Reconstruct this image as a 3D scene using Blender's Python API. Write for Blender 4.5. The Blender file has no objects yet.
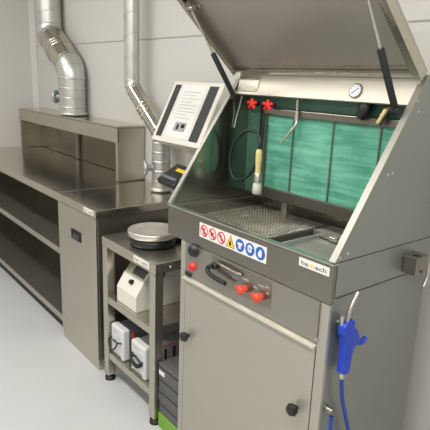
import bpy, bmesh, math, random
from mathutils import Vector, Matrix
random.seed(7)
sc = bpy.context.scene
col = sc.collection
PI = math.pi

# ------------------------------------------------------------------ materials
def lin(c):
    r = []
    for v in c:
        v /= 255.0
        r.append(v / 12.92 if v <= .04045 else ((v + .055) / 1.055) ** 2.4)
    return (*r, 1)

def mat(name, rgb, rough=.5, metal=0.0, var=.06, nscale=6, bump=0.0, stretch=(1, 1, 1), spec=.5, coat=0):
    m = bpy.data.materials.new(name); m.use_nodes = True
    nt = m.node_tree; b = nt.nodes['Principled BSDF']
    tc = nt.nodes.new('ShaderNodeTexCoord'); mp = nt.nodes.new('ShaderNodeMapping')
    mp.inputs['Scale'].default_value = stretch
    nt.links.new(tc.outputs['Object'], mp.inputs['Vector'])
    n = nt.nodes.new('ShaderNodeTexNoise'); n.inputs['Scale'].default_value = nscale; n.inputs['Detail'].default_value = 4
    nt.links.new(mp.outputs[0], n.inputs['Vector'])
    cr = nt.nodes.new('ShaderNodeValToRGB'); c = lin(rgb)
    cr.color_ramp.elements[0].position = .3; cr.color_ramp.elements[1].position = .7
    cr.color_ramp.elements[0].color = tuple(x * (1 - var) for x in c[:3]) + (1,)
    cr.color_ramp.elements[1].color = tuple(min(1, x * (1 + var)) for x in c[:3]) + (1,)
    nt.links.new(n.outputs['Fac'], cr.inputs['Fac']); nt.links.new(cr.outputs[0], b.inputs['Base Color'])
    b.inputs['Metallic'].default_value = metal
    b.inputs['Specular IOR Level'].default_value = spec
    b.inputs['Coat Weight'].default_value = coat
    mr = nt.nodes.new('ShaderNodeMapRange')
    mr.inputs['To Min'].default_value = max(0, rough - .05); mr.inputs['To Max'].default_value = rough + .05
    nt.links.new(n.outputs['Fac'], mr.inputs['Value']); nt.links.new(mr.outputs[0], b.inputs['Roughness'])
    if bump:
        bp = nt.nodes.new('ShaderNodeBump'); bp.inputs['Strength'].default_value = bump; bp.inputs['Distance'].default_value = .002
        nt.links.new(n.outputs['Fac'], bp.inputs['Height']); nt.links.new(bp.outputs[0], b.inputs['Normal'])
    return m

M = {}
M['wall'] = mat('wall_panel', (193, 191, 186), .6, 0, .012, 1.5)
M['wall2'] = mat('wall_joint', (160, 156, 149), .6, 0, .02, 1.5)
M['floor'] = mat('epoxy_floor', (184, 185, 185), .36, 0, .025, 2.2, .02)
M['ceil'] = mat('ceiling_white', (220, 218, 212), .8, 0, .02, 1)
M['steel'] = mat('brushed_steel', (190, 185, 172), .24, .92, .03, 5, .012, (1, 1, 10))
M['steel_x'] = mat('brushed_steel_along', (190, 185, 172), .26, .92, .03, 5, .012, (1, 10, 10))
M['steel_shiny'] = mat('polished_steel', (192, 187, 175), .15, .95, .03, 4, .004)
M['steel_dark'] = mat('dull_dark_steel', (140, 136, 126), .3, .9, .03, 4)
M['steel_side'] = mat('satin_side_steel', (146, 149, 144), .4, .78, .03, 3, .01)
M['steel_lid'] = mat('satin_lid_steel', (182, 175, 168), .36, .6, .03, 3, .01)
M['steel_door'] = mat('satin_door_steel', (172, 168, 158), .42, .55, .02, 2, .0)
M['steel_edge'] = mat('bright_steel_edge', (196, 193, 184), .28, .9, .04, 6)
M['fascia'] = mat('bright_fascia_steel', (206, 200, 186), .42, .45, .02, 5)
M['duct'] = mat('galvanised_duct', (198, 198, 194), .38, .85, .07, 12, .03)
M['black'] = mat('black_plastic', (20, 20, 21), .4, 0, .1, 20)
M['rubber'] = mat('black_rubber', (16, 17, 18), .55, 0, .1, 20)
M['dark'] = mat('dark_recess', (26, 25, 24), .6, 0, .1, 10)
M['white'] = mat('white_enamel', (210, 206, 196), .4, 0, .015, 4)
M['paper'] = mat('printed_paper', (216, 214, 210), .7, 0, .01, 9)
M['ink'] = mat('grey_ink', (98, 102, 110), .7, 0, .05, 9)
M['inkd'] = mat('dark_ink', (34, 35, 38), .8, 0, .05, 9, spec=.2)
M['inkl'] = mat('faint_ink', (178, 176, 174), .7, 0, .03, 9)
M['charcoal'] = mat('charcoal_strip', (44, 46, 48), .6, 0, .1, 9)
M['green'] = None
M['red'] = mat('red_plastic', (214, 38, 30), .4, 0, .05, 9)
M['redo'] = mat('orange_red_handle', (206, 70, 48), .4, 0, .05, 9)
M['signred'] = mat('sign_red', (208, 36, 44), .5, 0, .02, 9)
M['signblue'] = mat('sign_blue', (24, 88, 176), .5, 0, .02, 9)
M['yellow'] = mat('sign_yellow', (240, 190, 20), .5, 0, .02, 9)
M['blue'] = mat('blue_gun_plastic', (24, 58, 176), .38, 0, .06, 9)
M['bluehose'] = mat('blue_hose', (24, 54, 150), .35, 0, .06, 9)
M['brass'] = mat('dull_brass', (140, 132, 96), .3, 1, .06, 9)
M['wood'] = mat('cream_wood', (208, 192, 132), .5, 0, .08, 8, 0, (1, 1, .2))
M['bristle'] = mat('bristle_cream', (206, 206, 190), .8, 0, .1, 60, .2, (1, 1, .1))
M['hose'] = mat('dark_hose', (22, 32, 30), .35, 0, .1, 9)
M['carton'] = mat('grey_carton', (92, 92, 96), .6, 0, .05, 8)
M['cartonl'] = mat('light_grey_carton', (150, 150, 152), .6, 0, .04, 8)
M['cartong'] = mat('dark_grey_carton', (86, 84, 84), .6, 0, .06, 12)
M['lime'] = mat('lime_green_carton', (104, 152, 40), .5, 0, .05, 8)
M['stripe'] = mat('orange_stripe', (206, 74, 44), .5, 0, .05, 8)
M['case'] = mat('case_white', (200, 200, 199), .45, 0, .03, 8)
M['disc'] = mat('pale_damper_steel', (168, 172, 174), .4, .6, .03, 6)
M['panel'] = mat('control_panel_steel', (150, 147, 138), .34, .75, .03, 3)
M['alu'] = mat('worn_aluminium_pan', (214, 211, 202), .34, .8, .12, 30, .25)
M['mesh'] = mat('mesh_steel', (176, 173, 162), .25, .9, .05, 9)
M['shade_refl'] = mat('green_grey_shade_and_reflection', (66, 104, 86), .3, 0, .06, 6)  # dull green: shade on the mat and its reflection, painted as colour
M['innerwall'] = mat('mirror_inner_steel', (158, 162, 150), .17, .97, .02, 3, .006)
M['scrib'] = mat('logo_grey', (120, 120, 118), .6, 0, .03, 6)
M['flange'] = mat('satin_edge_steel', (160, 158, 150), .36, .8, .03, 5)
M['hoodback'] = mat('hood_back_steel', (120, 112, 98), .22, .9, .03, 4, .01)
M['tray'] = mat('satin_tray_steel', (166, 170, 160), .4, .45, .03, 5)
M['shelf'] = mat('shelf_steel', (176, 171, 159), .24, .85, .03, 4, .012)
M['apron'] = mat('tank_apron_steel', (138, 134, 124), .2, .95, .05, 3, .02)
M['glass'] = mat('gauge_face', (236, 238, 242), .2, 0, .01, 8, coat=.5)
M['screen'] = mat('dark_screen', (30, 32, 36), .2, 0, .1, 8)

def green_mat():
    m = bpy.data.materials.new('green_filter_mat'); m.use_nodes = True
    nt = m.node_tree; b = nt.nodes['Principled BSDF']
    tc = nt.nodes.new('ShaderNodeTexCoord'); mp = nt.nodes.new('ShaderNodeMapping')
    mp.inputs['Scale'].default_value = (4, 4, 46); mp.inputs['Rotation'].default_value = (0, .05, 0)
    nt.links.new(tc.outputs['Object'], mp.inputs['Vector'])
    n = nt.nodes.new('ShaderNodeTexNoise'); n.inputs['Scale'].default_value = 1.6; n.inputs['Detail'].default_value = 6
    nt.links.new(mp.outputs[0], n.inputs['Vector'])
    n2 = nt.nodes.new('ShaderNodeTexNoise'); n2.inputs['Scale'].default_value = 7; n2.inputs['Detail'].default_value = 3
    nt.links.new(tc.outputs['Object'], n2.inputs['Vector'])
    ad = nt.nodes.new('ShaderNodeMix'); ad.inputs[0].default_value = .5
    nt.links.new(n.outputs['Fac'], ad.inputs[2]); nt.links.new(n2.outputs['Fac'], ad.inputs[3])
    cr = nt.nodes.new('ShaderNodeValToRGB')
    cr.color_ramp.elements[0].position = .36; cr.color_ramp.elements[0].color = lin((62, 134, 110))
    cr.color_ramp.elements[1].position = .66; cr.color_ramp.elements[1].color = lin((114, 184, 158))
    nt.links.new(ad.outputs[0], cr.inputs['Fac']); nt.links.new(cr.outputs[0], b.inputs['Base Color'])
    b.inputs['Roughness'].default_value = .6
    bp = nt.nodes.new('ShaderNodeBump'); bp.inputs['Strength'].default_value = .4; bp.inputs['Distance'].default_value = .003
    nt.links.new(n.outputs['Fac'], bp.inputs['Height']); nt.links.new(bp.outputs[0], b.inputs['Normal'])
    return m
M['green'] = green_mat()

# ------------------------------------------------------------------ mesh builder
def wloc(o):
    v = Vector((0, 0, 0))
    while o is not None:
        v += Vector(o.location); o = o.parent
    return v

class MB:
    def __init__(self): self.v = []; self.f = []; self.mi = []; self.sm = []
    def add(self, vs, fs, mi=0, smooth=False, T=None):
        k = len(self.v)
        for p in vs:
            p = Vector(p); self.v.append(T @ p if T is not None else p)
        for f in fs:
            self.f.append([i + k for i in f]); self.mi.append(mi); self.sm.append(smooth)
        return self
    def box(self, x0, x1, y0, y1, z0, z1, bev=0, mi=0, T=None, seg=2):
        bm = bmesh.new()
        vs = [bm.verts.new((x, y, z)) for z in (z0, z1) for y in (y0, y1) for x in (x0, x1)]
        for f in ((0, 2, 3, 1), (4, 5, 7, 6), (0, 1, 5, 4), (2, 6, 7, 3), (0, 4, 6, 2), (1, 3, 7, 5)):
            bm.faces.new([vs[i] for i in f])
        if bev:
            bmesh.ops.bevel(bm, geom=bm.edges[:], offset=bev, segments=seg, profile=.5, affect='EDGES')
        bm.verts.index_update()
        self.add([v.co.copy() for v in bm.verts], [[v.index for v in f.verts] for f in bm.faces], mi, False, T)
        bm.free(); return self
    def prism(self, pts, axis, a0, a1, mi=0, T=None):
        """closed polygon extruded along axis 0/1/2; pts are the other two coordinates in order"""
        def mk(p, a):
            if axis == 0: return (a, p[0], p[1])
            if axis == 1: return (p[0], a, p[1])
            return (p[0], p[1], a)
        n = len(pts); vs = [mk(p, a0) for p in pts] + [mk(p, a1) for p in pts]
        fs = [list(range(n)), list(range(n, 2 * n))] + [[i, (i + 1) % n, n + (i + 1) % n, n + i] for i in range(n)]
        return self.add(vs, fs, mi, False, T)
    def tube(self, pts, r, seg=12, mi=0, caps=True, T=None):
        pts = [Vector(p) for p in pts]
        rs = r if isinstance(r, (list, tuple)) else [r] * len(pts)
        vs = []; fs = []; nrm = None
        for i, p in enumerate(pts):
            if i == 0: t = pts[1] - p
            elif i == len(pts) - 1: t = p - pts[i - 1]
            else: t = (pts[i + 1] - p).normalized() + (p - pts[i - 1]).normalized()
            t.normalize()
            if nrm is None:
                nrm = t.orthogonal().normalized()
            else:
                nrm = (nrm - t * nrm.dot(t)).normalized()
            b = t.cross(nrm)
            for k in range(seg):
                a = 2 * PI * k / seg
                vs.append(p + (nrm * math.cos(a) + b * math.sin(a)) * rs[i])
        for i in range(len(pts) - 1):
            for k in range(seg):
                k2 = (k + 1) % seg
                fs.append([i * seg + k, i * seg + k2, (i + 1) * seg + k2, (i + 1) * seg + k])
        self.add(vs, fs, mi, True, T)
        if caps:
            n = len(vs)
            self.add(vs[:seg], [list(range(seg))], mi, False, T)
            self.add(vs[-seg:], [list(range(seg))], mi, False, T)
        return self
    def lathe(self, prof, c, axis=2, seg=32, mi=0, T=None, smooth=True):
        """prof: list of (r, h) along axis from centre c"""
        c = Vector(c); vs = []; fs = []
        for r, h in prof:
            for k in range(seg):
                a = 2 * PI * k / seg; x, y = r * math.cos(a), r * math.sin(a)
                vs.append(c + Vector({2: (x, y, h), 1: (x, h, y), 0: (h, x, y)}[axis]))
        for i in range(len(prof) - 1):
            for k in range(seg):
                k2 = (k + 1) % seg
                fs.append([i * seg + k, i * seg + k2, (i + 1) * seg + k2, (i + 1) * seg + k])
        self.add(vs, fs, mi, smooth, T)
        self.add(vs[:seg], [list(range(seg))], mi, False, T)
        self.add(vs[-seg:], [list(range(seg))], mi, False, T)
        return self
    def build(self, name, mats, parent=None, origin=None):
        o_w = wloc(parent) if parent is not None else (Vector(origin) if origin else Vector((0, 0, 0)))
        me = bpy.data.meshes.new(name)
        me.from_pydata([tuple(p - o_w) for p in self.v], [], self.f)
        for m in (mats if isinstance(mats, (list, tuple)) else [mats]):
            me.materials.append(M[m] if isinstance(m, str) else m)
        for p, mi, s in zip(me.polygons, self.mi, self.sm):
            p.material_index = mi; p.use_smooth = s
        bm = bmesh.new(); bm.from_mesh(me)
        bmesh.ops.recalc_face_normals(bm, faces=bm.faces[:])
        bm.to_mesh(me); bm.free()
        o = bpy.data.objects.new(name, me); col.objects.link(o)
        if parent is not None: o.parent = parent
        else: o.location = o_w
        return o

def tag(o, label=None, cat=None, group=None, kind=None):
    if label: o['label'] = label
    if cat: o['category'] = cat
    if group: o['group'] = group
    if kind: o['kind'] = kind
    return o
def thing(name, loc, label, cat, group=None):
    o = bpy.data.objects.new(name, None); col.objects.link(o); o.location = loc
    o.empty_display_size = .05
    return tag(o, label, cat, group)
def struct(mb, name, m):
    o = mb.build(name, m); o['kind'] = 'structure'; return o
def smooth_path(pts, n=8):
    """Catmull-Rom through the points"""
    P = [Vector(p) for p in pts]; P = [P[0] * 2 - P[1]] + P + [P[-1] * 2 - P[-2]]
    out = []
    for i in range(1, len(P) - 2):
        a, b, c, d = P[i - 1:i + 3]
        for k in range(n):
            t = k / n
            out.append(.5 * ((2 * b) + (c - a) * t + (2 * a - 5 * b + 4 * c - d) * t * t + (3 * b - a - 3 * c + d) * t ** 3))
    out.append(P[-2]); return out
def text_mb(mb, s, size, x, z, y, mi=0, width=None, T=None):
    """lettering on a plane facing -Y, left-bottom at (x, z)"""
    cu = bpy.data.curves.new('lettering', 'FONT'); cu.body = s; cu.size = size; cu.offset = size * .02; cu.resolution_u = 2
    ob = bpy.data.objects.new('lettering', cu); col.objects.link(ob)
    bpy.context.view_layer.update()
    dg = bpy.context.evaluated_depsgraph_get(); me = ob.evaluated_get(dg).to_mesh()
    xs = [v.co.x for v in me.vertices]; k = 1
    if width and xs: k = width / (max(xs) - min(xs))
    x0 = min(xs)
    mb.add([(x + (v.co.x - x0) * k, y, z + v.co.y) for v in me.vertices], [list(p.vertices) for p in me.polygons], mi, False, T)
    bpy.data.objects.remove(ob); bpy.data.curves.remove(cu)
def flat(mb, pts, y, mi=0, T=None):
    """thin plate facing -Y from x,z points"""
    mb.prism(pts, 1, y, y + .0004, mi, T)
def circ(cx, cz, r, n=24): return [(cx + r * math.cos(2 * PI * i / n), cz + r * math.sin(2 * PI * i / n)) for i in range(n)]

# ------------------------------------------------------------------ room
XL, YB, XR, YF, ZC = -4.85, 1.76, 1.5, -3.6, 3.1
struct(MB().box(XL - .1, XR + .1, YF - .1, YB + .1, -.1, 0), 'floor', 'floor')
struct(MB().box(XL - .1, XR + .1, YF - .1, YB + .1, ZC, ZC + .1), 'ceiling', 'ceil')
struct(MB().box(XL - .1, XR + .1, YB, YB + .1, 0, ZC), 'wall_back', 'wall')
struct(MB().box(XL - .1, XL, YF, YB, 0, ZC), 'wall_left', 'wall')
struct(MB().box(XR, XR + .1, YF, YB, 0, ZC), 'wall_right', 'wall')
struct(MB().box(XL - .1, XR + .1, YF - .1, YF, 0, ZC), 'wall_front', 'wall')
struct(MB().box(XL, XR, YB - .003, YB, 1.783, 1.789), 'trim_1', 'wall2')
struct(MB().prism([(XL, YB), (XL, YB - .05), (XL + .012, YB - .05), (XL + .05, YB - .012), (XL + .05, YB)], 2, 0, ZC), 'trim_2', 'wall')

# ------------------------------------------------------------------ long bench
bench = thing('steel_workbench', (-3.84, 1.43, 0), 'long stainless steel workbench with two low shelves running to the left wall', 'workbench')
FY = 1.11
bx0, bx1 = XL + .006, -2.839
MB().box(bx0, bx1, FY, YB - .004, .855, .9, .004).build('worktop', 'steel_shiny', bench)
MB().box(bx0, bx1, FY + .012, 1.70, .52, .56, .004).build('shelf', 'shelf', bench)
MB().box(bx0, bx1, FY + .012, 1.70, .085, .125, .004).build('shelf', 'shelf', bench)
MB().box(bx0, bx1, 1.70, 1.715, .085, .855).build('back_panel', 'shelf', bench)
for x in (bx0, bx1 - .012): MB().box(x, x + .012, FY + .03, 1.70, .085, .856).build('end_panel', 'steel_dark', bench)
MB().box(bx0, bx1, FY + .05, 1.70, .0, .086).build('plinth', 'dark', bench)

# ------------------------------------------------------------------ cabinet
cab = thing('steel_cabinet', (-2.58, 1.43, 0), 'tall narrow steel cabinet with a small black logo plate on its front', 'cabinet')
cx0, cx1 = -2.832, -2.335
MB().box(cx0 + .004, cx1 - .014, FY + .016, 1.74, .06, .856, .003).build('carcass', 'steel_dark', cab)
MB().box(cx0, cx1, FY - .004, YB - .004, .858, .902, .004).build('worktop', 'steel_shiny', cab)
MB().box(cx0 + .006, cx1 - .01, FY, FY + .015, .068, .855, .004).build('door', 'steel', cab)
MB().box(cx0 + .012, cx1 - .012, FY + .006, 1.70, 0, .064, .002).build('plinth', 'steel', cab)
lp = MB(); lp.box(-2.641, -2.519, FY - .003, FY, .684, .740, 0, 0)
for k in range(4):
    x = -2.615 + k * .018
    lp.prism([(x, .701), (x + .004, .701), (x + .013, .716 + .004 * (k % 2)), (x + .009, .716 + .004 * (k % 2))], 1, FY - .0036, FY - .003, 1)
lp.box(-2.622, -2.54, FY - .0036, FY - .003, .694, .6965, 0, 1)
tag(lp.build('logo_plate', ['inkd', 'scrib'], cab), 'black logo plate with pale script mark')
def brand_sticker(x0, x1, z0, z1, y, parent):
    s = MB().box(x0, x1, y - .0008, y, z0, z1).build('sticker', 'paper', parent)
    tag(s, 'white sticker with grey lettering')
    t = MB(); h = (z1 - z0); w = (x1 - x0) * .84
    a = x0 + (x1 - x0) * .08; b = z0 + h * .24; yy = y - .0012
    text_mb(t, 'ha', h * .72, a, b, yy, 0, w * .28)
    text_mb(t, 'm', h * .72, a + w * .31, b, yy, 1, w * .22)
    text_mb(t, 'ach', h * .72, a + w * .56, b, yy, 0, w * .44)
    t.build('lettering', ['ink', 'yellow'], s)
brand_sticker(-2.465, -2.352, .872, .899, FY - .004, cab)

# ------------------------------------------------------------------ hood on the bench
hood = thing('extraction_hood', (-3.85, 1.65, .902), 'open-fronted stainless steel extraction hood box standing on the long bench', 'extraction hood')
hx0, hx1, hy0, hy1, hz0, hz1 = -4.77, -2.94, 1.555, 1.755, .904, 1.255
MB().box(hx0, hx1, hy0, hy1, hz1 - .012, hz1, .003).build('top_panel', 'steel_shiny', hood)
MB().box(hx0, hx1, hy0, hy0 + .014, hz1 - .105, hz1 - .013, .003).build('front_lip', 'steel_x', hood)
MB().box(hx0, hx0 + .014, hy0 + .001, hy1, hz0, hz1 - .013, .003).build('side_panel', 'steel', hood)
MB().box(hx1 - .03, hx1, hy0 + .001, hy1, hz0, hz1 - .013, .005).build('side_panel', 'steel', hood)
bp_ = MB().box(hx0 + .015, hx1 - .031, hy1 - .014, hy1, hz0, hz1 - .013).build('back_panel', 'hoodback', hood)
MB().box(-3.96, -3.91, hy1 - .036, hy1 - .015, hz0, hz1 - .014, .003).build('divider', 'steel_dark', bp_)

# ------------------------------------------------------------------ ducts
def ring(mb, p, d, r, w=.008, e=.004, mi=0):
    p = Vector(p); d = Vector(d).normalized()
    mb.tube([p - d * w, p - d * w * .5, p + d * w * .5, p + d * w], [r, r + e, r + e, r], 28, mi, False)
def arc(p0, p1, p2, rad, n=10):
    p0, p1, p2 = map(Vector, (p0, p1, p2)); u = (p0 - p1).normalized(); v = (p2 - p1).normalized()
    ang = u.angle(v); t = rad / math.tan(ang / 2); a = p1 + u * t; b = p1 + v * t
    c = p1 + (u + v).normalized() * (rad / math.sin(ang / 2)); ua = a - c; ub = b - c; th = ua.angle(ub)
    return [c + (ua * math.sin((1 - k / n) * th) + ub * math.sin(k / n * th)) / math.sin(th) for k in range(n + 1)]
def spiral(mb, p0, p1, r, pitch, e=.0025):
    p0 = Vector(p0); p1 = Vector(p1); L = (p1 - p0).length; d = (p1 - p0).normalized()
    n = d.orthogonal().normalized(); b = d.cross(n); k = int(L / pitch * 20); pts = []
    for i in range(k + 1):
        a = 2 * PI * i / 20; pts.append(p0 + d * (L * i / k) + (n * math.cos(a) + b * math.sin(a)) * r)
    mb.tube(pts, e, 5, 0, False)
def duct(name, label, top, k1, k2, bot, r, rl, pitch, bend, damper_z, base):
    d = thing(name, bot, label, 'ventilation duct', 'spiral ducts to the ceiling')
    top, k1, k2, bot = map(Vector, (top, k1, k2, bot))
    a1 = arc(top, k1, k2, bend); a2 = arc(k1, k2, bot, bend)
    m = MB().tube([top, a1[0]], r, 28); spiral(m, top, a1[0], r, pitch); m.build('pipe', 'duct', d)
    mid = (a1[-1] + a2[0]) / 2
    def elbow(a):
        m = MB().tube(a, r * 1.01, 28)
        for q in (0, len(a) // 2, len(a) - 1):
            t = a[min(q + 1, len(a) - 1)] - a[max(q - 1, 0)]; ring(m, a[q], t, r * 1.01, .004, .003)
        m.build('elbow', 'duct', d)
    elbow(a1); elbow(a2)
    dd = (a2[0] - a1[-1]).normalized()
    c = MB().tube([a1[-1] - dd * .02, a2[0] + dd * .02], r * 1.03, 28)
    for q in (-.03, 0, .03): ring(c, mid + dd * q, dd, r * 1.03, .007, .005)
    c.build('collar', 'steel_shiny', d)
    lo = MB().tube([a2[-1], bot + Vector((0, 0, .002))], rl, 28)
    z = a2[-1].z
    while z > bot.z + .03:
        ring(lo, (bot.x, bot.y, z), (0, 0, 1), rl, .006, .004); z -= .07 if r > .07 else .055
    ring(lo, (bot.x, bot.y, bot.z + .014), (0, 0, 1), rl, .012, .012)
    lo.build('lower_pipe', 'duct', d)
    dm = MB(); q = Vector((bot.x, bot.y, damper_z)); n = Vector((-.80, -.60, 0)) if r > .07 else Vector((-.35, -.94, 0)); n.normalize()
    dm.tube([q + n * (rl - .01), q + n * (rl + .035)], .02, 16)
    dm.tube([q + n * (rl + .033), q + n * (rl + .038), q + n * (rl + .05), q + n * (rl + .054)], [.046, .05, .05, .044] if r > .07 else [.042, .045, .045, .04], 24)
    dm.build('damper_handle', 'disc', d)
    return d
duct('ventilation_duct', 'wide galvanised duct with double bend rising from the bench hood', (-4.25, 1.65, 3.099), (-4.235, 1.65, 1.86), (-3.822, 1.65, 1.60), (-3.822, 1.65, 1.257), .1, .098, .16, .13, 1.39, None)
duct('ventilation_duct', 'slim spiral duct bending down beside the hood onto the cabinet top', (-2.925, 1.65, 3.099), (-2.92, 1.65, 1.50), (-2.578, 1.65, 1.235), (-2.578, 1.65, .903), .046, .053, .12, .085, 1.045, None)

# ------------------------------------------------------------------ cart
cart = thing('steel_cart', (-2.02, 1.36, 0), 'small three-tier steel stand table between the cabinet and the parts washer', 'stand')
ax0, ax1, ay0, ay1 = -2.272, -1.775, 1.11, 1.60
MB().box(ax0, ax1, ay0, ay1, .742, .79, .004).build('top', 'steel_x', cart)
for z in (.442, .130):
    s = MB().box(ax0 + .02, ax1 - .02, ay0 + .006, ay1 - .006, z, z + .038, .003).build('shelf', 'steel_x', cart)
for x in (ax0 + .001, ax1 - .046):
    for y in (ay0 + .001, ay1 - .046):
        l = MB().box(x, x + .045, y, y + .045, .03, .742, .003).build('leg', 'steel', cart)
        MB().lathe([(.012, .03), (.012, .018), (.026, .016), (.028, .0)], (x + .0225, y + .0225, 0)).build('foot', 'rubber', l)
brand_sticker(-1.955, -1.822, .755, .785, ay0, cart)
MB().lathe([(.006, 0), (.006, .003), (.003, .005)], (ax1, 1.19, .766), 0, 12).build('bolt', 'steel_edge', cart)

# round scale
pc = (-2.025, 1.255)
scale = thing('weighing_scale', (pc[0], pc[1], .791), 'round silver pan on a black base standing on the small steel stand', 'scale')
b = MB(); b.lathe([(.085, .002), (.108, .006), (.112, .034), (.10, .042)], (*pc, .791), 2, 36)
b.box(pc[0] - .05, pc[0] + .05, pc[1] + .05, pc[1] + .28, .793, .818, .006)
b.build('base', 'black', scale)
p = MB().lathe([(.112, .0), (.118, .003), (.120, .026), (.117, .030), (.112, .028), (.105, .026), (.05, .027), (.01, .0275)], (*pc, .836), 2, 48)
p.build('pan', 'alu', scale)
cl = MB().tube([(-2.10, 1.50, .816), (-2.14, 1.515, .93), (-2.19, 1.52, 1.03)], .012, 12)
cl.build('column', 'steel', scale)
# display head tilted back
Td = Matrix.Translation((-2.195, 1.50, 1.068)) @ Matrix.Rotation(math.radians(-8), 4, 'Z') @ Matrix.Rotation(math.radians(-58), 4, 'X')
dsp = MB().box(-.105, .105, -.017, .017, -.075, .075, .012, 0, Td).build('display', 'black', scale)
db = MB(); db.box(-.03, .075, -.0185, -.017, .018, .040, 0, 0, Td); db.box(-.085, .07, -.0185, -.017, -.045, -.028, 0, 1, Td)
tag(db.build('keypad', ['yellow', 'ink'], dsp), 'yellow key and pale text strip')

# white control unit on the middle shelf
unit = thing('control_unit', (-2.07, 1.30, .481), 'white sloping-front electrical box with black knob on the stand\'s middle shelf', 'control box')
ux0, ux1 = -2.165, -1.978
MB().prism([(1.135, .482), (1.135, .558), (1.178, .626), (1.48, .626), (1.48, .482)], 0, ux0, ux1).build('housing', 'white', unit)
MB().prism([(1.181, .627), (1.245, .705), (1.48, .705), (1.48, .627)], 0, ux0 + .001, ux1 - .001).build('upper_housing', 'white', unit)
n1 = Vector((0, -.846, .535))
dp = Vector((0, .064, .078)).normalized(); nn = Vector((0, -dp.z, dp.y))
def on_slope(base, d, n, pts, x_off, t0, t1, mb, mi=0, e=.0015):
    vs = []
    for x, s in pts:
        q = Vector(base) + Vector((x, 0, 0)) + d * s
        vs.append(q + n * .0002)
    for x, s in pts:
        q = Vector(base) + Vector((x, 0, 0)) + d * s
        vs.append(q + n * e)
    k = len(pts)
    mb.add(vs, [list(range(k)), list(range(k, 2 * k))] + [[i, (i + 1) % k, k + (i + 1) % k, k + i] for i in range(k)], mi)
m = MB(); on_slope((0, 1.181, .627), dp, nn, [(ux0 + .004, .004), (ux1 - .004, .004), (ux1 - .004, .097), (ux0 + .004, .097)], 0, 0, 0, m)
m.build('faceplate', 'steel_x', unit)
m = MB(); on_slope((0, 1.181, .627), dp, nn, [(-2.10, .008), (-1.995, .008), (-1.995, .088), (-2.10, .088)], 0, 0, 0, m, 0, .003)
m.build('screen', 'screen', unit)
kd = Vector((0, .043, .068)).normalized(); kn = Vector((0, -kd.z, kd.y)); q = Vector((-2.062, 1.135, .558)) + kd * .052
MB().tube([q, q + kn * .006, q + kn * .016], [.013, .013, .010], 16).build('knob', 'black', unit)
MB().lathe([(.0, .0), (.02, .0), (.02, .006), (.012, .008)], (ux1, 1.272, .645), 0, 20).build('cable_gland', 'black', unit)

# two cases on the lower shelf
for i, (x0, x1, lab) in enumerate(((-2.218, -2.092, 'white-fronted case with black bail handle, left on the stand\'s bottom shelf'),
                                   (-2.012, -1.882, 'white-fronted case with oval black handle, right on the stand\'s bottom shelf beside its leg'))):
    c = thing('equipment_case', ((x0 + x1) / 2, 1.28, .169), lab, 'case', 'pair of cases on the bottom shelf')
    z0, z1 = .170, .338
    MB().box(x0 + .002, x1 - .002, 1.175, 1.50, z0, z1 - .006, .006).build('body', 'carton' if i == 0 else 'cartonl', c)
    MB().box(x0, x1, 1.125, 1.168, z0, z1, .010, 0, None, 3).build('front_cover', 'case', c)
    MB().box(x0 + .004, x1 - .004, 1.1682, 1.1745, z0 + .002, z1 - .008).build('seal', 'carton', c)
    MB().box(x1 - .002, x1 - .0008, 1.178, 1.192, z0 + .006, z1 - .014).build('stripe', 'stripe', c)
    xm = (x0 + x1) / 2; zm = .255
    h = MB()
    if i == 0:
        h.tube(smooth_path([(xm - .05, 1.126, zm + .012), (xm - .056, 1.112, zm), (xm - .05, 1.108, zm - .035), (xm - .02, 1.106, zm - .045), (xm + .015, 1.108, zm - .02), (xm + .035, 1.110, zm + .012), (xm + .05, 1.126, zm + .012)], 5), .0045, 8)
        h.tube([(xm - .04, 1.124, zm - .004), (xm - .01, 1.116, zm + .008), (xm + .01, 1.124, zm - .004)], .004, 8)
    else:
        for dz, w in ((0, .045), (-.014, .040)):
            h.tube(smooth_path([(xm - w, 1.126, zm + .018 + dz), (xm - w, 1.112, zm + .012 + dz), (xm - w * .5, 1.108, zm - .006 + dz), (xm + w * .4, 1.108, zm - .012 + dz), (xm + w, 1.112, zm + dz), (xm + w, 1.126, zm + .004 + dz)], 5), .0055, 8)
        h.tube([(xm - .045, 1.116, zm + .018), (xm, 1.114, zm + .022), (xm + .045, 1.116, zm + .004)], .0045, 8)
    h.build('handle', 'black', c)
    mk = MB()
    for k, (dx, dz, w) in enumerate(((-.035, .058, .05), (-.035, .048, .035), (.005, .03, .03))):
        flat(mk, [(xm + dx, zm + dz), (xm + dx + w, zm + dz), (xm + dx + w, zm + dz + .005), (xm + dx, zm + dz + .005)], 1.1244)
    mk.build('print', 'inkl', c)
    MB().box(xm - .045, xm + .045, 1.119, 1.125, z0 + .012, z0 + .02, .002).build('latch', 'steel_dark', c)
    if i == 1:
        st = MB()
        for y in (1.235, 1.285):
            st.box(x1 - .002, x1 - .0012, y, y + .014, .24, .305, 0, 0)
        st.box(x1 - .002, x1 - .0012, 1.18, 1.49, .318, .324, 0, 1)
        st.box(x1 - .002, x1 - .0012, 1.18, 1.19, .19, .2, 0, 1)
        st.build('side_print', ['inkd', 'stripe'], c)

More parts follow.
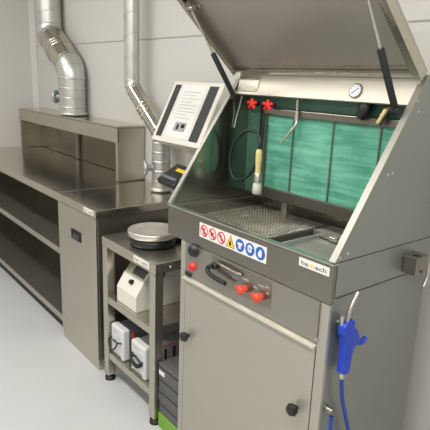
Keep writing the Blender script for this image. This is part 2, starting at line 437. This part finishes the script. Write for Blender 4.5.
# stacked cartons on the floor
z = .001
bh = [.072, .062, .062, .062, .066]
labs = ['lime green carton, lowest of the floor stack beside the parts washer',
        'dark grey flat carton directly on the green one in the floor stack',
        'dark grey flat carton in the middle of the floor stack',
        'dark grey flat carton, second from the top of the floor stack',
        'dark grey carton with white label, topmost of the floor stack']
for i, h in enumerate(bh):
    j = (0, .004, -.003, .002, 0)[i]
    c = MB().box(-1.768 + j, -1.606 + j, 1.128 + abs(j), 1.46, z, z + h, .003).build('flat_carton', 'lime' if i == 0 else 'cartong', None, (-1.69, 1.29, z))
    tag(c, labs[i], 'box', 'cartons stacked on the floor')
    if i:
        MB().box(-1.766 + j, -1.608 + j, 1.1275 + abs(j) - .0012, 1.1275 + abs(j), z + h * .72, z + h * .8).build('lid_edge', 'dark', c)
    if i == 4:
        MB().box(-1.758, -1.715, 1.1255, 1.1272, z + .014, z + .034).build('sticker', 'paper', c)
    z += h + .001

# white tilted panel box
Tb = Matrix.Translation((-2.215, 1.575, 1.385)) @ Matrix.Rotation(math.radians(-26), 4, 'X')
pb = thing('wall_panel_box', (-2.215, 1.60, 1.2), 'white tilted panel box with two dark vertical strips and a printed sheet', 'panel box')
MB().box(-.215, .215, -.012, .05, -.172, .172, .005, 0, Tb).build('housing', 'white', pb)
for x0, x1 in ((-.185, -.135), (.115, .185)):
    MB().box(x0, x1, -.0145, -.012, -.145, .15, 0, 0, Tb).build('vent_strip', 'charcoal', pb)
sh = MB().box(-.11, .095, -.0135, -.0125, -.14, .155, 0, 0, Tb).build('instruction_sheet', 'paper', pb)
tx = MB()
for k in range(9):
    w = (.15, .12, .16, .1, .15, .13, .16, .09, .14)[k]
    tx.box(-.085, -.085 + w, -.0141, -.0136, .11 - k * .018, .114 - k * .018, 0, 0, Tb)
tx.box(-.05, .05, -.0141, -.0136, -.105, -.055, 0, 1, Tb)
tx.box(-.03, -.012, -.0146, -.0142, -.095, -.068, 0, 2, Tb); tx.box(.008, .038, -.0146, -.0142, -.085, -.064, 0, 2, Tb)
tx.build('printing', ['inkl', 'cartonl', 'inkd'], sh)
MB().box(-2.29, -2.12, 1.62, 1.754, .95, 1.30, .004).build('support_column', 'white', pb)

# ------------------------------------------------------------------ parts washer
wx0, wx1, wy0, wy1 = -1.68, -.848, 1.11, 1.61
lx0 = -1.586
W = thing('parts_washer', (-1.264, 1.36, 0), 'large stainless steel parts washer cabinet with open lid and green filter', 'parts washer')
# lower body
c = MB()
c.box(lx0, lx0 + .014, wy0 + .012, wy1, .055, .953)
c.box(wx1 - .014, wx1 - .002, wy0 + .012, wy1, .055, .972)
c.box(lx0 + .015, wx1 - .015, wy1 - .012, wy1, .055, .953)
c.box(lx0 + .015, wx1 - .015, wy0 + .02, wy1 - .013, .055, .07)
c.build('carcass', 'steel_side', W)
for x0, x1 in ((lx0, lx0 + .03), (-.884, wx1 - .002)):
    MB().box(x0, x1, wy0 + .002, wy0 + .012, .055, .953).build('frame_post', 'steel_door', W)
for x in (lx0 + .05, wx1 - .06):
    for y in (wy0 + .06, wy1 - .06):
        MB().lathe([(.012, .055), (.012, .02), (.028, .016), (.03, 0)], (x, y, 0), 2, 20).build('foot', 'rubber', W)
dr = MB().box(-1.554, -.888, wy0 + .001, wy0 + .012, .10, .802, .002)
d = dr.build('door', 'steel_door', W)
MB().prism([(wy0 + .004, .803), (wy0 - .012, .806), (wy0 - .012, .812), (wy0 + .012, .818), (wy0 + .012, .803)], 0, -1.556, -.886).build('drip_edge', 'fascia', d)
MB().box(-.8875, -.8845, wy0 + .004, wy0 + .012, .10, .80).build('gap_seal', 'dark', d)
for x, zz in ((-1.522, .572), (-.938, .577)):
    MB().lathe([(.008, 0), (.008, -.012), (.019, -.014), (.021, -.022), (.017, -.032), (.006, -.034)], (x, wy0, zz), 1, 8, 0, None, False).build('knob', 'black', d)
cp = MB().box(-1.555, -.886, wy0 + .002, wy0 + .012, .819, .953, .001).build('control_panel', 'panel', W)
MB().box(-1.392, -1.083, wy0 + .0008, wy0 + .002, .853, .947).build('label_plate', 'steel_dark', cp)
MB().lathe([(.026, 0), (.026, -.006), (.022, -.008), (.02, -.019), (.014, -.021)], (-1.497, wy0 + .002, .935), 1, 24).build('rotary_switch', 'black', cp)
MB().lathe([(.018, 0), (.018, -.004), (.013, -.005), (.013, -.014), (.008, -.016)], (-1.505, wy0 + .002, .868), 1, 20).build('push_button', 'red', cp)
MB().box(-1.55, -1.515, wy0 - .004, wy0 + .002, .822, .836, .001).build('slot', 'black', cp)
lv = MB(); lv.lathe([(.014, 0), (.014, -.016), (.009, -.019)], (-1.362, wy0 + .001, .917), 1, 18)
lv.tube(smooth_path([(-1.362, wy0 - .016, .917), (-1.385, wy0 - .022, .905), (-1.37, wy0 - .026, .888), (-1.325, wy0 - .026, .882), (-1.283, wy0 - .022, .879)], 6), [.008] * 25, 10)
lv.build('lever_handle', 'black', cp)
bar = MB().tube(smooth_path([(-1.36, wy0 - .004, .932), (-1.31, wy0 - .012, .932), (-1.25, wy0 - .012, .928), (-1.222, wy0 - .003, .927)], 6), .006, 8)
bar.build('grab_bar', 'steel_dark', cp)
for x in (-1.205, -1.127):
    t = MB(); t.lathe([(.013, 0), (.013, -.012), (.010, -.02)], (x, wy0 + .001, .882), 1, 16)
    t.lathe([(.014, -.014), (.016, -.02), (.015, -.028), (.008, -.031)], (x, wy0 + .001, .882), 1, 18)
    for sg in (-1, 1):
        t.prism([(x, .874), (x + sg * .016, .876), (x + sg * .025, .882), (x + sg * .025, .891), (x + sg * .018, .892), (x, .890)], 1, wy0 - .025, wy0 - .014)
    t.build('tap_handle', 'redo', cp)
for x, zz, w in ((-1.372, .858, .02), (-1.345, .862, .035), (-1.275, .90, .03), (-1.22, .912, .03), (-1.145, .915, .03), (-1.11, .92, .016), (-1.165, .90, .02), (-1.105, .9, .012)):
    MB().box(x, x + w, wy0 + .0002, wy0 + .0007, zz, zz + .006).build('print', 'cartonl', cp)
MB().tube([(-.884, wy0 - .001, .95), (-.884, wy0 - .001, .838)], .0022, 8).build('hinge_pin', 'steel_dark', W)
MB().lathe([(.005, 0), (.005, -.006)], (-.884, wy0, .836), 1, 12).build('bolt', 'steel_edge', W)

# tank
tk = MB()
tk.box(wx0, wx1, wy0, wy0 + .016, .955, 1.072, .003)
tk.box(wx0, wx0 + .012, wy0 + .017, wy1, .955, 1.06)
tk.box(wx1 - .012, wx1, wy0 + .017, wy1, .974, 1.08, 0, 1)
tk.box(wx0 + .013, wx1 - .013, wy1 - .012, wy1, .955, 1.06)
tk.box(wx0 + .013, wx1 - .013, wy0 + .017, wy1 - .013, .955, .965)
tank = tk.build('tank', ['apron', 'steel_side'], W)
MB().box(wx0 - .002, wx1 + .001, wy0 - .004, wy0 + .02, 1.0725, 1.078, .002).build('rim', 'steel_edge', tank)
# bright seam between tank and side
MB().box(wx1 - .0005, wx1 + .0012, wy0 + .02, wy1, .9715, .9735).build('seam', 'dark', tank)
MB().box(wx1 - .0005, wx1 + .0012, wy0 + .02, wy1, 1.079, 1.081).build('seam', 'dark', tank)
# grid
g = MB()
def gz(y): return 1.014
gx0, gx1, gy0, gy1 = -1.666, -1.262, 1.132, 1.594
for i in range(24):
    x = gx0 + .008 + i * .0168
    g.tube([(x, gy0, gz(0)), (x, gy1, gz(0))], .0024, 6)
for i in range(27):
    y = gy0 + .008 + i * .0168
    g.tube([(gx0, y, gz(0) + .002), (gx1, y, gz(0) + .002)], .0024, 6)
for (xa, ya, xb, yb) in ((gx0, gy0, gx1, gy0), (gx0, gy1, gx1, gy1), (gx0, gy0, gx0, gy1)):
    g.tube([(xa, ya, gz(ya)), (xb, yb, gz(yb))], .004, 6)
g.build('grid_plate', 'mesh', W)
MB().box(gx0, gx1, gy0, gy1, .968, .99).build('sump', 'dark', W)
bd = MB().prism([(gy0, gz(gy0) - .03), (gy1, gz(gy1) - .03), (gy1, gz(gy1) + .008), (gy0, gz(gy0) + .008)], 0, -1.261, -1.25)
bd.build('grid_edge', 'steel_dark', W)
ty = MB().prism([(gy0, .985), (gy1, 1.0), (gy1, .975), (gy0, .97)], 0, -1.248, wx1 - .014)
ty.box(-1.225, -1.215, gy0, gy1, .985, 1.012, .003)
ty.build('tray', 'tray', W)
sb = MB().box(-1.245, -1.0, 1.487, 1.592, 1.002, 1.024, .004).build('strainer_box', 'tray', W)
MB().box(-1.246, -1.0, 1.481, 1.4865, 1.004, 1.026, .002).build('front_lip', 'steel_edge', sb)
lt = MB(); lt.box(-1.165, -1.125, 1.472, 1.4805, 1.004, 1.026, .003)
lt.tube([(-1.158, 1.474, 1.016), (-1.132, 1.474, 1.016)], .0045, 8)
lt.build('latch', 'steel_edge', sb)

# upper housing sides
prof = [(1.112, 1.081), (1.443, 1.566), (1.452, 1.592), (1.61, 1.592), (1.61, 1.081)]
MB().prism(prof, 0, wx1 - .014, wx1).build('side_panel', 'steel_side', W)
MB().box(wx0 + .0122, wx0 + .0145, 1.125, 1.498, 1.078, 1.0815).build('wall_bead', 'steel_dark', tank)
profl = [(1.112, 1.062)] + prof[1:4] + [(1.61, 1.062)]
MB().prism(profl, 0, wx0, wx0 + .012).build('side_panel', 'innerwall', W)
d_ = Vector((0, 1.443 - 1.112, 1.566 - 1.081)).normalized(); nz = Vector((0, -d_.z, d_.y))
for xa, xb in ((wx0 - .002, wx0 + .018), (wx1 - .019, wx1 + .002)):
    fl = MB(); A = Vector((0, 1.112, 1.081)); L = (Vector((0, 1.443, 1.566)) - A).length
    on_slope(A, d_, nz, [(xa, 0), (xb, 0), (xb, L), (xa, L)], 0, 0, 0, fl, 0, .004)
    fl.build('edge_flange', 'flange', W)
for y, zz in ((1.132, 1.094), (1.165, 1.10), (1.315, 1.312), (1.335, 1.315), (1.42, 1.52), (1.43, 1.49)):
    MB().lathe([(.004, 0), (.004, .0015), (.002, .0022)], (wx1, y, zz), 0, 10).build('rivet', 'steel_edge', W)
MB().box(wx0 + .0125, wx1 - .0145, 1.50, 1.512, 1.098, 1.58).build('back_panel', 'shade_refl', W)  # steel panel coloured green in place of the mat's reflection
MB().box(wx0 + .001, wx1 - .001, 1.455, 1.61, 1.5925, 1.597).build('roof_panel', 'steel', W)
# fascia
fx0, fx1 = wx0 + .0125, wx1 - .0145
fa = MB().prism([(1.449, 1.588), (1.423, 1.508), (1.431, 1.504), (1.458, 1.586)], 0, fx0, fx1).build('fascia', 'fascia', W)
fd = Vector((0, 1.449 - 1.423, .08)).normalized(); fn = Vector((0, -fd.z, fd.y))
m = MB(); on_slope((0, 1.423, 1.508), fd, fn, [(fx0 + .004, .012), (fx0 + .125, .012), (fx0 + .125, .072), (fx0 + .004, .072)], 0, 0, 0, m, 0, .004)
for px_, s in ((.02, .022), (.11, .022), (.02, .062), (.11, .062)):
    q = Vector((fx0 + px_, 1.423, 1.508)) + fd * s + fn * .004; m.tube([q, q + fn * .003], .004, 8)
m.build('hinge_cover', 'steel', fa)
q = Vector((-1.078, 1.423, 1.508)) + fd * .034
Tg = Matrix.Translation(q) @ Matrix.Rotation(math.atan2(fd.y, fd.z), 4, 'X').inverted()
gg = MB(); gg.lathe([(.025, 0), (.025, -.004), (.021, -.006), (.021, -.003)], (0, 0, 0), 1, 32, 0, Tg)
ga = gg.build('pressure_gauge', 'steel_dark', fa)
dl = MB(); flat(dl, circ(0, 0, .0205), -.0065, 0, Tg)
dl.prism([(-.011, -.009), (-.008, -.011), (.012, .007), (.011, .009)], 1, -.0075, -.0066, 1, Tg)
for k in range(9):
    a = math.radians(-50 + 35 * k)
    dl.box(.015 * math.cos(a) - .0012, .015 * math.cos(a) + .0012, -.0075, -.0066, .015 * math.sin(a) - .0012, .015 * math.sin(a) + .0012, 0, 1, Tg)
dl.build('dial', ['glass', 'signblue'], fa)

# filter
fl0, fl1 = -1.514, wx1 - .016
MB().box(fl0, fl1, 1.470, 1.484, 1.145, 1.435).build('filter_mat', 'green', W)
MB().box(fl0, fl1, 1.476, 1.484, 1.46, 1.53).build('shaded_mat_strip', 'shade_refl', W)  # mat continuing above the rail, fascia's shade painted in as darker green
ff = MB()
ff.box(fl0, fl1, 1.458, 1.4685, 1.434, 1.458, .002); ff.box(fl0 - .002, fl1, 1.452, 1.4685, 1.104, 1.146, .002)
ff.box(fl0 - .014, fl0 - .001, 1.458, 1.486, 1.098, 1.458, .002)
ff.build('filter_frame', 'steel_dark', W)
for x in (-1.372, -1.182, -.99):
    MB().tube([(x, 1.4655, 1.134), (x, 1.4655, 1.436)], .0032, 8).build('filter_wire', 'steel_dark', W)
MB().box(-1.41, -1.383, 1.47, 1.498, 1.018, 1.097, .002).build('post', 'steel', W)
MB().box(-1.562, -1.53, 1.468, 1.498, 1.12, 1.47, .004).build('hose_column', 'black', W)

# spouts, valves
s = MB().tube(smooth_path([(-1.645, 1.44, 1.50), (-1.652, 1.435, 1.455), (-1.660, 1.43, 1.42), (-1.662, 1.42, 1.37)], 6), .0032, 10)
s.build('spout', 'steel_edge', W)
s = MB().tube(smooth_path([(-1.345, 1.45, 1.50), (-1.344, 1.45, 1.44), (-1.338, 1.442, 1.41), (-1.36, 1.43, 1.375), (-1.385, 1.42, 1.34)], 6), .0055, 10)
s.tube([(-1.344, 1.45, 1.455), (-1.342, 1.448, 1.42)], .009, 12)
s.build('spout', 'steel_edge', W)
for x in (-1.562, -1.472):
    t = MB(); t.lathe([(.009, 0), (.009, -.03)], (x, 1.458, 1.472), 1, 14)
    v = t.build('valve', 'black', W)
    h = MB(); c0 = Vector((x, 1.425, 1.472))
    for k in range(5):
        a = 2 * PI * k / 5 + .3
        h.tube([c0, c0 + Vector((math.cos(a) * .023, -.003, math.sin(a) * .017)), c0 + Vector((math.cos(a) * .029, -.003, math.sin(a) * .021))], [.007, .0075, .004], 8)
    h.lathe([(.011, .004), (.011, -.008), (.006, -.01)], tuple(c0), 1, 12)
    h.build('handle', 'red', v)
bv = MB().tube([(-1.045, 1.455, 1.510), (-1.046, 1.45, 1.488), (-1.052, 1.444, 1.468), (-1.058, 1.44, 1.452)], [.02, .023, .02, .012], 14)
bv.build('regulator', 'black', W)
br = MB().tube([(-.965, 1.46, 1.506), (-.966, 1.452, 1.485)], .011, 12)
br.tube([(-.967, 1.450, 1.486), (-.973, 1.441, 1.464)], .015, 6); br.tube([(-.973, 1.441, 1.464), (-.981, 1.432, 1.442)], .0115, 12)
br.build('hose_coupling', 'brass', W)

# lid
hy, hz = 1.447, 1.6
el = math.radians(42)
ld = Vector((0, -math.cos(el), math.sin(el))); ln = Vector((0, -math.sin(el), -math.cos(el)))   # ln: underside
TL_ = Matrix(((1, 0, 0, 0), (0, ld.y, ln.y, hy), (0, ld.z, ln.z, hz), (0, 0, 0, 1)))               # local: x, along lid, towards underside
LL = .60
lid = MB().box(wx0 - .004, wx1 + .004, .004, LL, -.004, .002, 0, 0, TL_).build('lid', 'steel_lid', W)
rm = MB()
for xa, xb in ((wx0 - .004, wx0 + .002), (wx1 - .002, wx1 + .004)): rm.box(xa, xb, .004, LL, .002, .034, .001, 0, TL_)
rm.box(wx0 + .003, wx1 - .003, LL - .006, LL, .002, .034, .001, 0, TL_)
rm.box(wx0 + .003, wx1 - .003, .012, .018, .002, .022, .001, 0, TL_)
for xa, xb in ((wx0 + .002, wx0 + .022), (wx1 - .022, wx1 - .002)): rm.box(xa, xb, .02, LL - .006, .030, .034, 0, 0, TL_)
rm.build('lid_rim', 'steel', lid)
MB().box(wx0 + .02, wx1 - .02, .02, .034, .002, .006, 0, 0, TL_).build('hinge_strip', 'steel_edge', lid)
hg = MB().tube([(wx0 + .03, hy + .003, hz - .003), (wx1 - .03, hy + .003, hz - .003)], .005, 10)
hg.build('hinge', 'steel_edge', lid)
# struts
for x in (-1.638, -.885):
    P0 = Vector((x, 1.37 if x > -1 else 1.395, 1.492)); P1 = TL_ @ Vector((x, .345, .034)); dv = (P1 - P0).normalized(); Ln = (P1 - P0).length
    st = MB().tube([P0, P0 + dv * Ln * .52, P0 + dv * (Ln * .52 + .004)], [.0105, .0105, .006], 14).build('gas_strut', 'rubber', W)
    MB().tube([P0 + dv * Ln * .5, P1], .0045, 10).build('strut_rod', 'steel_edge', st)
    bj = MB(); bj.tube([P0 - Vector((.016, 0, 0)), P0 + Vector((.016, 0, 0))], .013, 12); bj.build('ball_joint', 'rubber', st)
    bj = MB(); bj.box(x - .02, x + .02, .325, .37, .002, .012, .001, 0, TL_); bj.box(x - .02, x - .012, .33, .365, .012, .045, .001, 0, TL_)
    bj.tube([P1 - Vector((.02, 0, 0)), P1 + Vector((.018, 0, 0))], .009, 10)
    bj.build('strut_bracket', 'steel', st)

# right side clip hook
ck = MB().box(wx1 + .0014, wx1 + .05, 1.455, 1.475, .985, 1.045, .003)
ck.box(wx1 + .0014, wx1 + .05, 1.50, 1.52, .985, 1.045, .003); ck.box(wx1 + .0014, wx1 + .012, 1.47, 1.505, .985, 1.045, .002)
ck.box(wx1 + .04, wx1 + .05, 1.475, 1.50, 1.0, 1.045, .002)
ck = ck.build('tool_holder', 'steel_dark', W)
MB().tube(smooth_path([(wx1 + .03, 1.52, 1.01), (wx1 + .03, 1.56, 1.0), (wx1 + .03, 1.565, .96), (wx1 + .03, 1.55, .925)], 6), .006, 8).build('hook', 'steel_edge', ck)
MB().lathe([(.012, 0), (.012, .02), (.009, .024)], (wx1 - .002, 1.142, .612), 0, 12).build('air_coupling', 'steel_dark', W)
MB().tube([(wx1 - .002, 1.152, .895), (wx1 + .004, 1.152, .895), (wx1 + .0055, 1.152, .905)], .004, 8).build('gun_hook', 'steel_edge', W)

# warning sticker
sx0, sx1, sz0, sz1 = -1.468, -1.113, .998, 1.053; sy = wy0 - .0008
stk = tag(MB().box(sx0, sx1, sy, wy0 - .0001, sz0, sz1).build('warning_sticker', 'paper', W), 'white strip with seven safety symbols')
zc = (sz0 + sz1) / 2; yy = sy - .0006
for i in range(7):
    cx = sx0 + .028 + i * .0498; m = MB(); r = .0222
    if i < 3:
        flat(m, circ(cx, zc, r), yy, 0); flat(m, circ(cx, zc, r * .78), yy - .0005, 1)
        if i == 0: flat(m, [(cx - .003, zc - .012), (cx + .006, zc - .012), (cx + .004, zc), (cx + .006, zc + .007), (cx, zc + .012), (cx - .005, zc + .004)], yy - .001, 2)
        if i == 1: flat(m, [(cx - .011, zc + .003), (cx + .009, zc + .008), (cx + .011, zc + .005), (cx, zc), (cx - .003, zc - .009), (cx - .007, zc - .008)], yy - .001, 2)
        if i == 2: flat(m, [(cx - .002, zc - .01), (cx + .003, zc - .01), (cx + .003, zc + .009), (cx - .002, zc + .009)], yy - .001, 2)
        a = .0032; s_ = r * .62
        flat(m, [(cx - s_ - a, zc + s_ - a), (cx - s_ + a, zc + s_ + a), (cx + s_ + a, zc - s_ + a), (cx + s_ - a, zc - s_ - a)], yy - .0015, 0)
        m.build('prohibition_symbol', ['signred', 'paper', 'inkd'], stk)
    elif i == 3:
        flat(m, [(cx - .024, zc - .021), (cx + .024, zc - .021), (cx, zc + .024)], yy, 1)
        flat(m, [(cx - .0205, zc - .019), (cx + .0205, zc - .019), (cx, zc + .0195)], yy - .0005, 0)
        flat(m, [(cx - .006, zc - .014), (cx + .006, zc - .014), (cx + .005, zc - .004), (cx + .001, zc + .008), (cx - .002, zc), (cx - .006, zc - .004)], yy - .001, 1)
        m.build('hazard_symbol', ['yellow', 'inkd'], stk)
    else:
        flat(m, circ(cx, zc, r), yy, 0)
        if i == 4:
            flat(m, [(cx - .012, zc + .009), (cx + .012, zc + .009), (cx + .012, zc + .001), (cx + .006, zc + .001), (cx + .006, zc - .012), (cx - .006, zc - .012), (cx - .006, zc + .001), (cx - .012, zc + .001)], yy - .0005, 1)
        if i == 5:
            flat(m, circ(cx, zc + .002, .013), yy - .0005, 1)
            flat(m, [(cx - .014, zc - .003), (cx + .014, zc - .003), (cx + .014, zc + .005), (cx - .014, zc + .005)], yy - .001, 0)
            flat(m, circ(cx - .006, zc + .001, .004, 12), yy - .0015, 1); flat(m, circ(cx + .006, zc + .001, .004, 12), yy - .0015, 1)
        if i == 6:
            flat(m, [(cx - .006, zc - .013), (cx + .006, zc - .013), (cx + .008, zc + .002), (cx + .006, zc + .011), (cx + .002, zc + .013), (cx - .004, zc + .011), (cx - .006, zc + .002), (cx - .012, zc + .003), (cx - .009, zc - .006)], yy - .0005, 1)
        m.build('mandatory_symbol', ['signblue', 'paper'], stk)
brand_sticker(-.976, -.862, 1.038, 1.064, wy0 - .0001, W)

# ------------------------------------------------------------------ washing brush hanging in the washer
bru = thing('washing_brush', (-1.482, 1.40, 1.125), 'round wash brush with cream handle on a coiled black hose inside the washer', 'brush')
MB().lathe([(.008, .178), (.012, .172), (.0135, .15), (.012, .12), (.0105, .095), (.013, .08)], (-1.482, 1.40, 1.125), 2, 20).build('handle', 'wood', bru)
MB().lathe([(.0135, .082), (.016, .078), (.0165, .052), (.0175, .046)], (-1.482, 1.40, 1.125), 2, 20).build('ferrule', 'steel', bru)
MB().lathe([(.016, .048), (.018, .03), (.019, .002), (.016, 0)], (-1.482, 1.40, 1.125), 2, 20).build('bristles', 'bristle', bru)
MB().tube(smooth_path([(-1.482, 1.40, 1.302), (-1.484, 1.405, 1.335), (-1.51, 1.405, 1.365), (-1.56, 1.395, 1.365), (-1.612, 1.385, 1.315), (-1.634, 1.38, 1.245),
                       (-1.615, 1.38, 1.18), (-1.575, 1.39, 1.165), (-1.535, 1.41, 1.2), (-1.515, 1.43, 1.27), (-1.512, 1.44, 1.36), (-1.512, 1.444, 1.44)], 8), .0062, 10).build('hose', 'hose', bru)

# ------------------------------------------------------------------ blue blow gun
gx = wx1 + .024
gun = thing('blow_gun', (gx, 1.17, .73), 'blue air blow gun hanging on the right side of the parts washer', 'air gun')
T0 = None
bd = MB()
bd.prism([(1.152, .742), (1.158, .736), (1.178, .735), (1.186, .742), (1.188, .785), (1.196, .812), (1.214, .826), (1.218, .842), (1.206, .866), (1.188, .882), (1.186, .902), (1.178, .908), (1.166, .902), (1.150, .905), (1.138, .892), (1.136, .872), (1.144, .858), (1.150, .835), (1.152, .80)], 0, gx - .013, gx + .013)
bd = bd.build('body', 'blue', gun)
bv = bd.modifiers.new('soft', 'BEVEL'); bv.width = .006; bv.segments = 3
MB().tube(smooth_path([(gx, 1.19, .842), (gx, 1.222, .822), (gx, 1.243, .812), (gx, 1.264, .824)], 5), [.008] * 15 + [.005], 8).build('trigger', 'blue', gun)
MB().tube(smooth_path([(gx, 1.162, .895), (gx, 1.168, .93), (gx, 1.182, .96), (gx, 1.20, .985)], 6), .0062, 10).build('nozzle', 'steel_edge', gun)
MB().tube([(gx - .004, 1.146, .895), (gx - .004, 1.142, .925)], .006, 10).build('valve_stem', 'steel_edge', gun)
MB().tube([(gx, 1.164, .744), (gx, 1.165, .72)], .009, 10).build('connector', 'steel_edge', gun)
MB().tube(smooth_path([(gx, 1.165, .722), (gx, 1.182, .64), (gx, 1.212, .56), (gx, 1.255, .45), (gx, 1.295, .34), (gx, 1.28, .25), (gx, 1.22, .21), (gx, 1.16, .27), (gx, 1.142, .40), (gx - .002, 1.142, .52), (gx - .004, 1.142, .596)], 8), .0058, 10).build('hose', 'bluehose', gun)

# ------------------------------------------------------------------ lights
def area(loc, size, power, rot=(0, 0, 0), colr=(1, .99, .955)):
    l = bpy.data.lights.new('ceiling_lamp', 'AREA'); l.shape = 'RECTANGLE'; l.size = size[0]; l.size_y = size[1]; l.energy = power; l.color = colr
    o = bpy.data.objects.new('ceiling_lamp', l); col.objects.link(o); o.location = loc; o.rotation_euler = rot
for x, y, p in ((-3.4, -.2, 45), (-1.2, -.2, 45), (.75, -.1, 56), (-2.2, -2.2, 43), (.5, -2.2, 43)):
    area((x, y, ZC - .02), (1.3, .3), p)
w = bpy.data.worlds.new('room_ambient'); sc.world = w; w.use_nodes = True
w.node_tree.nodes['Background'].inputs[0].default_value = (.8, .8, .78, 1); w.node_tree.nodes['Background'].inputs[1].default_value = .1

# ------------------------------------------------------------------ camera
yaw, pit, rol = map(math.radians, (141.216, 14.59, -2.155))
F = Vector((math.cos(yaw) * math.cos(pit), math.sin(yaw) * math.cos(pit), -math.sin(pit)))
r0 = Vector((math.sin(yaw), -math.cos(yaw), 0)); d0 = F.cross(r0)
r = math.cos(rol) * r0 + math.sin(rol) * d0; dn = -math.sin(rol) * r0 + math.cos(rol) * d0
cam = bpy.data.cameras.new('camera'); co = bpy.data.objects.new('camera', cam); col.objects.link(co)
mw = Matrix((( r.x, -dn.x, -F.x, 0), (r.y, -dn.y, -F.y, 0), (r.z, -dn.z, -F.z, 1.56), (0, 0, 0, 1)))
co.matrix_world = mw
cam.sensor_width = 36; cam.lens = 520.3 / 430 * 36; cam.clip_start = .02
sc.camera = co
sc.view_settings.view_transform = 'Standard'
sc.view_settings.look = 'None'
